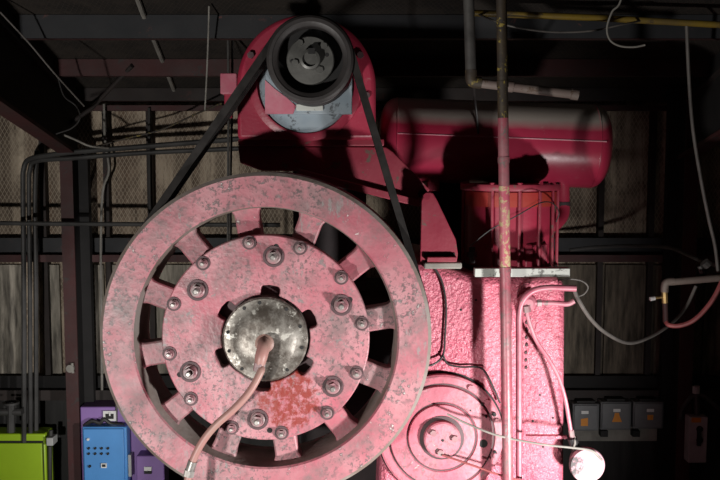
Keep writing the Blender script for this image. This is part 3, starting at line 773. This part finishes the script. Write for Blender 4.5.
a2 = at(136,456,4.82); b2 = at(164,456,4.82)
obj('side_box', MB().box(((a2.x+b2.x)/2,4.88,a2.z/2),(b2.x-a2.x,.12,a2.z)), 'purple', t, bevel=.006)
obj('window', MB().pbox(144,467,151.5,473,4.81,4.82), 'white', t)
obj('window_shade', MB().pbox(144,471,151.5,474,4.807,4.812), 'black', t)
obj('gauge_frame', MB().pbox(103,411,116,421,4.905,4.92), 'white', t)
obj('gauge', MB().pbox(105.5,414,113.5,419,4.90,4.906), 'black', t)
obj('gauge', MB().pbox(109,412.5,110.5,416,4.897,4.901), 'white', t)
t = thing('blue_control_box', (at(106,480,4.840).x,4.920,0), 'bright blue control box with two rows of black buttons', 'control box')
a = at(82,427,4.840); b_ = at(126.5,427,4.840)
obj('enclosure', MB().box(((a.x+b_.x)/2,4.878,a.z/2),(b_.x-a.x,.076,a.z)), 'blue', t, bevel=.006)
obj('lid', MB().pbox(83,429,125.5,520,4.828,4.840), 'blue', t, bevel=.004)
for r_ in range(2):
    for c in range(4):
        obj('button', MB().lathe([(.007,.0),(.007,-.010),(0,-.012)], at(89+c*6.4,448+r_*5.4,4.828), 12), 'black', t)
for x, y, m in ((90,466,'black'),(88.5,439,'white')):
    obj('knob', MB().lathe([(.008,.0),(.007,-.012),(0,-.014)], at(x,y,4.828), 12), m, t)
obj('meter', MB().pbox(101,463.5,106.5,468,4.816,4.828), 'white', t)
obj('meter_face', MB().pbox(102,464.5,105.5,467,4.813,4.817), 'black', t)
obj('side_hatch', MB().pbox(126.5,455,131.5,477,4.860,4.940), 'palebox', t, bevel=.003)
tag(obj('cable_bundle', MB().tube([at(84,426,4.890),at(92,421,4.890),at(100,423,4.890),at(104,419,4.900),at(112,424,4.900),at(124,425,4.890)], .011, 8, smooth=4), 'cable'), 'dark cable bundle lying on top of the blue control box', 'cable')
tag(obj('conduit', MB().cyl(at(116.5,426,4.920), at(116.5,398,4.920), .007, 8), 'greypipe'), 'short grey conduit rising from the blue control box', 'conduit')

# ------------------------------------------------------------------ wall conduits, cables, rods on the left
wire('conduit', [(24,540,4.95),(24,300,4.95),(23,190,4.95),(24,168,4.94),(30,159,4.92),(50,155,4.88),(75,152,4.86),(150,146,4.86),(250,138,4.86)], .014, 'darkpipe', 'dark conduit rising at the left and bending right, lower of the bent pair', 'conduit', 10)
wire('conduit', [(31,540,4.97),(30,300,4.97),(29,195,4.97),(30,170,4.95),(37,161,4.93),(75,158,4.88),(140,153,4.88),(250,148,4.88)], .013, 'darkpipe', 'dark conduit nested just inside the bent pipe at the left wall', 'conduit', 10)
wire('conduit', [(36,540,5.02),(36,300,5.02),(35,200,5.02),(37,150,5.02)], .014, 'darkpipe', 'straight dark vertical conduit on the wall left of the red column', 'conduit', 10)
wire('conduit', [(-20,223,4.86),(90,224,4.86),(280,225,4.86)], .012, 'darkpipe', 'straight horizontal grey conduit passing behind the flywheel', 'conduit', 10)
wire('cable', [(78,152,4.9),(120,140,4.9),(160,130,4.9),(196,114,4.85),(222,103,4.8)], .005, 'rustpipe', 'rusty wire slanting up across the wall to the motor')
wire('cable', [(104,104,5.08),(105,140,5.08),(109,170,5.08),(103,190,5.08),(101,230,5.06),(101,290,5.06),(102,390,5.06)], .007, 'palecable', 'pale wavy cable hanging down the wall right of the red column')
wire('cable', [(209,6,4.02),(208.5,30,4.05),(207,70,4.1),(205,110,4.2)], .004, 'palecable', 'pale straight cable hanging from the roof left of the motor')
wire('cable', [(0,12,3.9),(28,42,4.0),(55,74,4.1),(84,106,4.3)], .004, 'greycable', 'thin grey cable crossing the dark rafter at the upper left')
wire('cable', [(58,78,4.4),(64,96,4.4),(76,106,4.4),(80,118,4.5),(72,128,4.5),(56,134,4.5)], .004, 'cable', 'thin dark cable curling below the rafter at the upper left')
wire('cable', [(62,134,4.7),(76,140,4.7),(90,146,4.7),(108,148,4.8)], .006, 'palecable', 'short pale cable draped where the rafter meets the column')
def atroof(px, py):                    # where the sight line meets the roof underside
    d = at(px,py,1)-Vector((0,0,H)); t = (2.63+SL*4.1-.012-H)/(d.z+SL)
    return Vector((0,0,H))+d*t
tag(obj('cable', MB().tube([atroof(*p) for p in ((135,-8),(143,14),(153,38),(162,60),(170,80),(177,98))], .012, 8, smooth=3), 'palecable'), 'pale cable lying against the roof netting, broken up by the purlins', 'cable')
wire('tie_rod', [(228,36,4.3),(228.5,110,4.3),(228,190,4.3),(228,300,4.3),(228,570,4.3)], .006, 'greypipe', 'slim vertical rod left of the motor, left one of a pair', 'rod', group='rods behind the motor')
wire('tie_rod', [(232.5,40,4.35),(232,110,4.35),(230.5,190,4.35),(231,300,4.35),(231,566,4.35)], .006, 'greypipe', 'slim vertical rod left of the motor, right one of a pair', 'rod', group='rods behind the motor')
wire('conduit', [(149,108,5.1),(149,160,5.1),(150,215,5.1),(152,240,5.1)], .008, 'darkpipe', 'dark vertical conduit on the wall above the flywheel left edge', 'conduit')
t = thing('gate_valve', at(12,425,4.9), 'dark pipe valve standing behind the green cabinet', 'valve')
obj('body', MB().cyl(at(11,432,4.9), at(11,405,4.9), .022, 10).cyl(at(-6,412,4.9), at(22,412,4.9), .02, 10), 'darkpipe', t)
obj('hand_wheel', MB().lathe([(.03,-.006),(.045,-.006),(.045,.006),(.03,.006)], at(11,403,4.9), 20, 'Z', close=True), 'darkpipe', t)
q = MB().lathe([(.022,.0),(.022,-.02),(0,-.022)], at(71,368,4.91), 14).cyl(at(72,363,4.9), at(73,373,4.9), .008, 8)
tag(obj('bolt_fitting', q, 'palecable'), 'small worn bolt fitting on the front of the left red column', 'fitting')

# concrete plinth
tag(obj('concrete_plinth', MB().box((.25,3.75,.06),(1.9,1.2,.12)), 'concrete', bevel=.01), 'low concrete plinth under the compressor casing', 'plinth')

# ------------------------------------------------------------------ lights, camera, world
def spot(name, loc, tgt, power, size, angle, blend, col):
    l = bpy.data.lights.new(name, 'SPOT'); l.energy = power; l.shadow_soft_size = size
    l.spot_size = math.radians(angle); l.spot_blend = blend; l.color = col
    o = bpy.data.objects.new(name, l); COL.objects.link(o); o.location = loc
    o.rotation_euler = (Vector(tgt)-Vector(loc)).to_track_quat('-Z','Y').to_euler()
    return o
spot('work_lamp_near_flywheel', (-1.5,.6,.58), (-.35,3.1,1.3), 265, .07, 84, .6, (1,.97,.93))
spot('work_lamp_near_casing', (1.25,1.95,.58), (.22,3.3,.74), 285, .07, 96, 1.0, (1,.97,.95))
w = bpy.data.worlds.new('dim'); S.world = w; w.use_nodes = True
w.node_tree.nodes['Background'].inputs[0].default_value = (.9,.95,1,1)
w.node_tree.nodes['Background'].inputs[1].default_value = .004
cam = bpy.data.cameras.new('camera'); cam.sensor_width = 36; cam.lens = F*36/720
co = bpy.data.objects.new('camera', cam); COL.objects.link(co)
co.location = (0,0,H); co.rotation_euler = (PI/2-TH,0,0); S.camera = co
S.view_settings.view_transform = 'Standard'; S.view_settings.look = 'None'
S.view_settings.exposure = 0.0; S.view_settings.gamma = 1; S.view_settings.use_curve_mapping = False
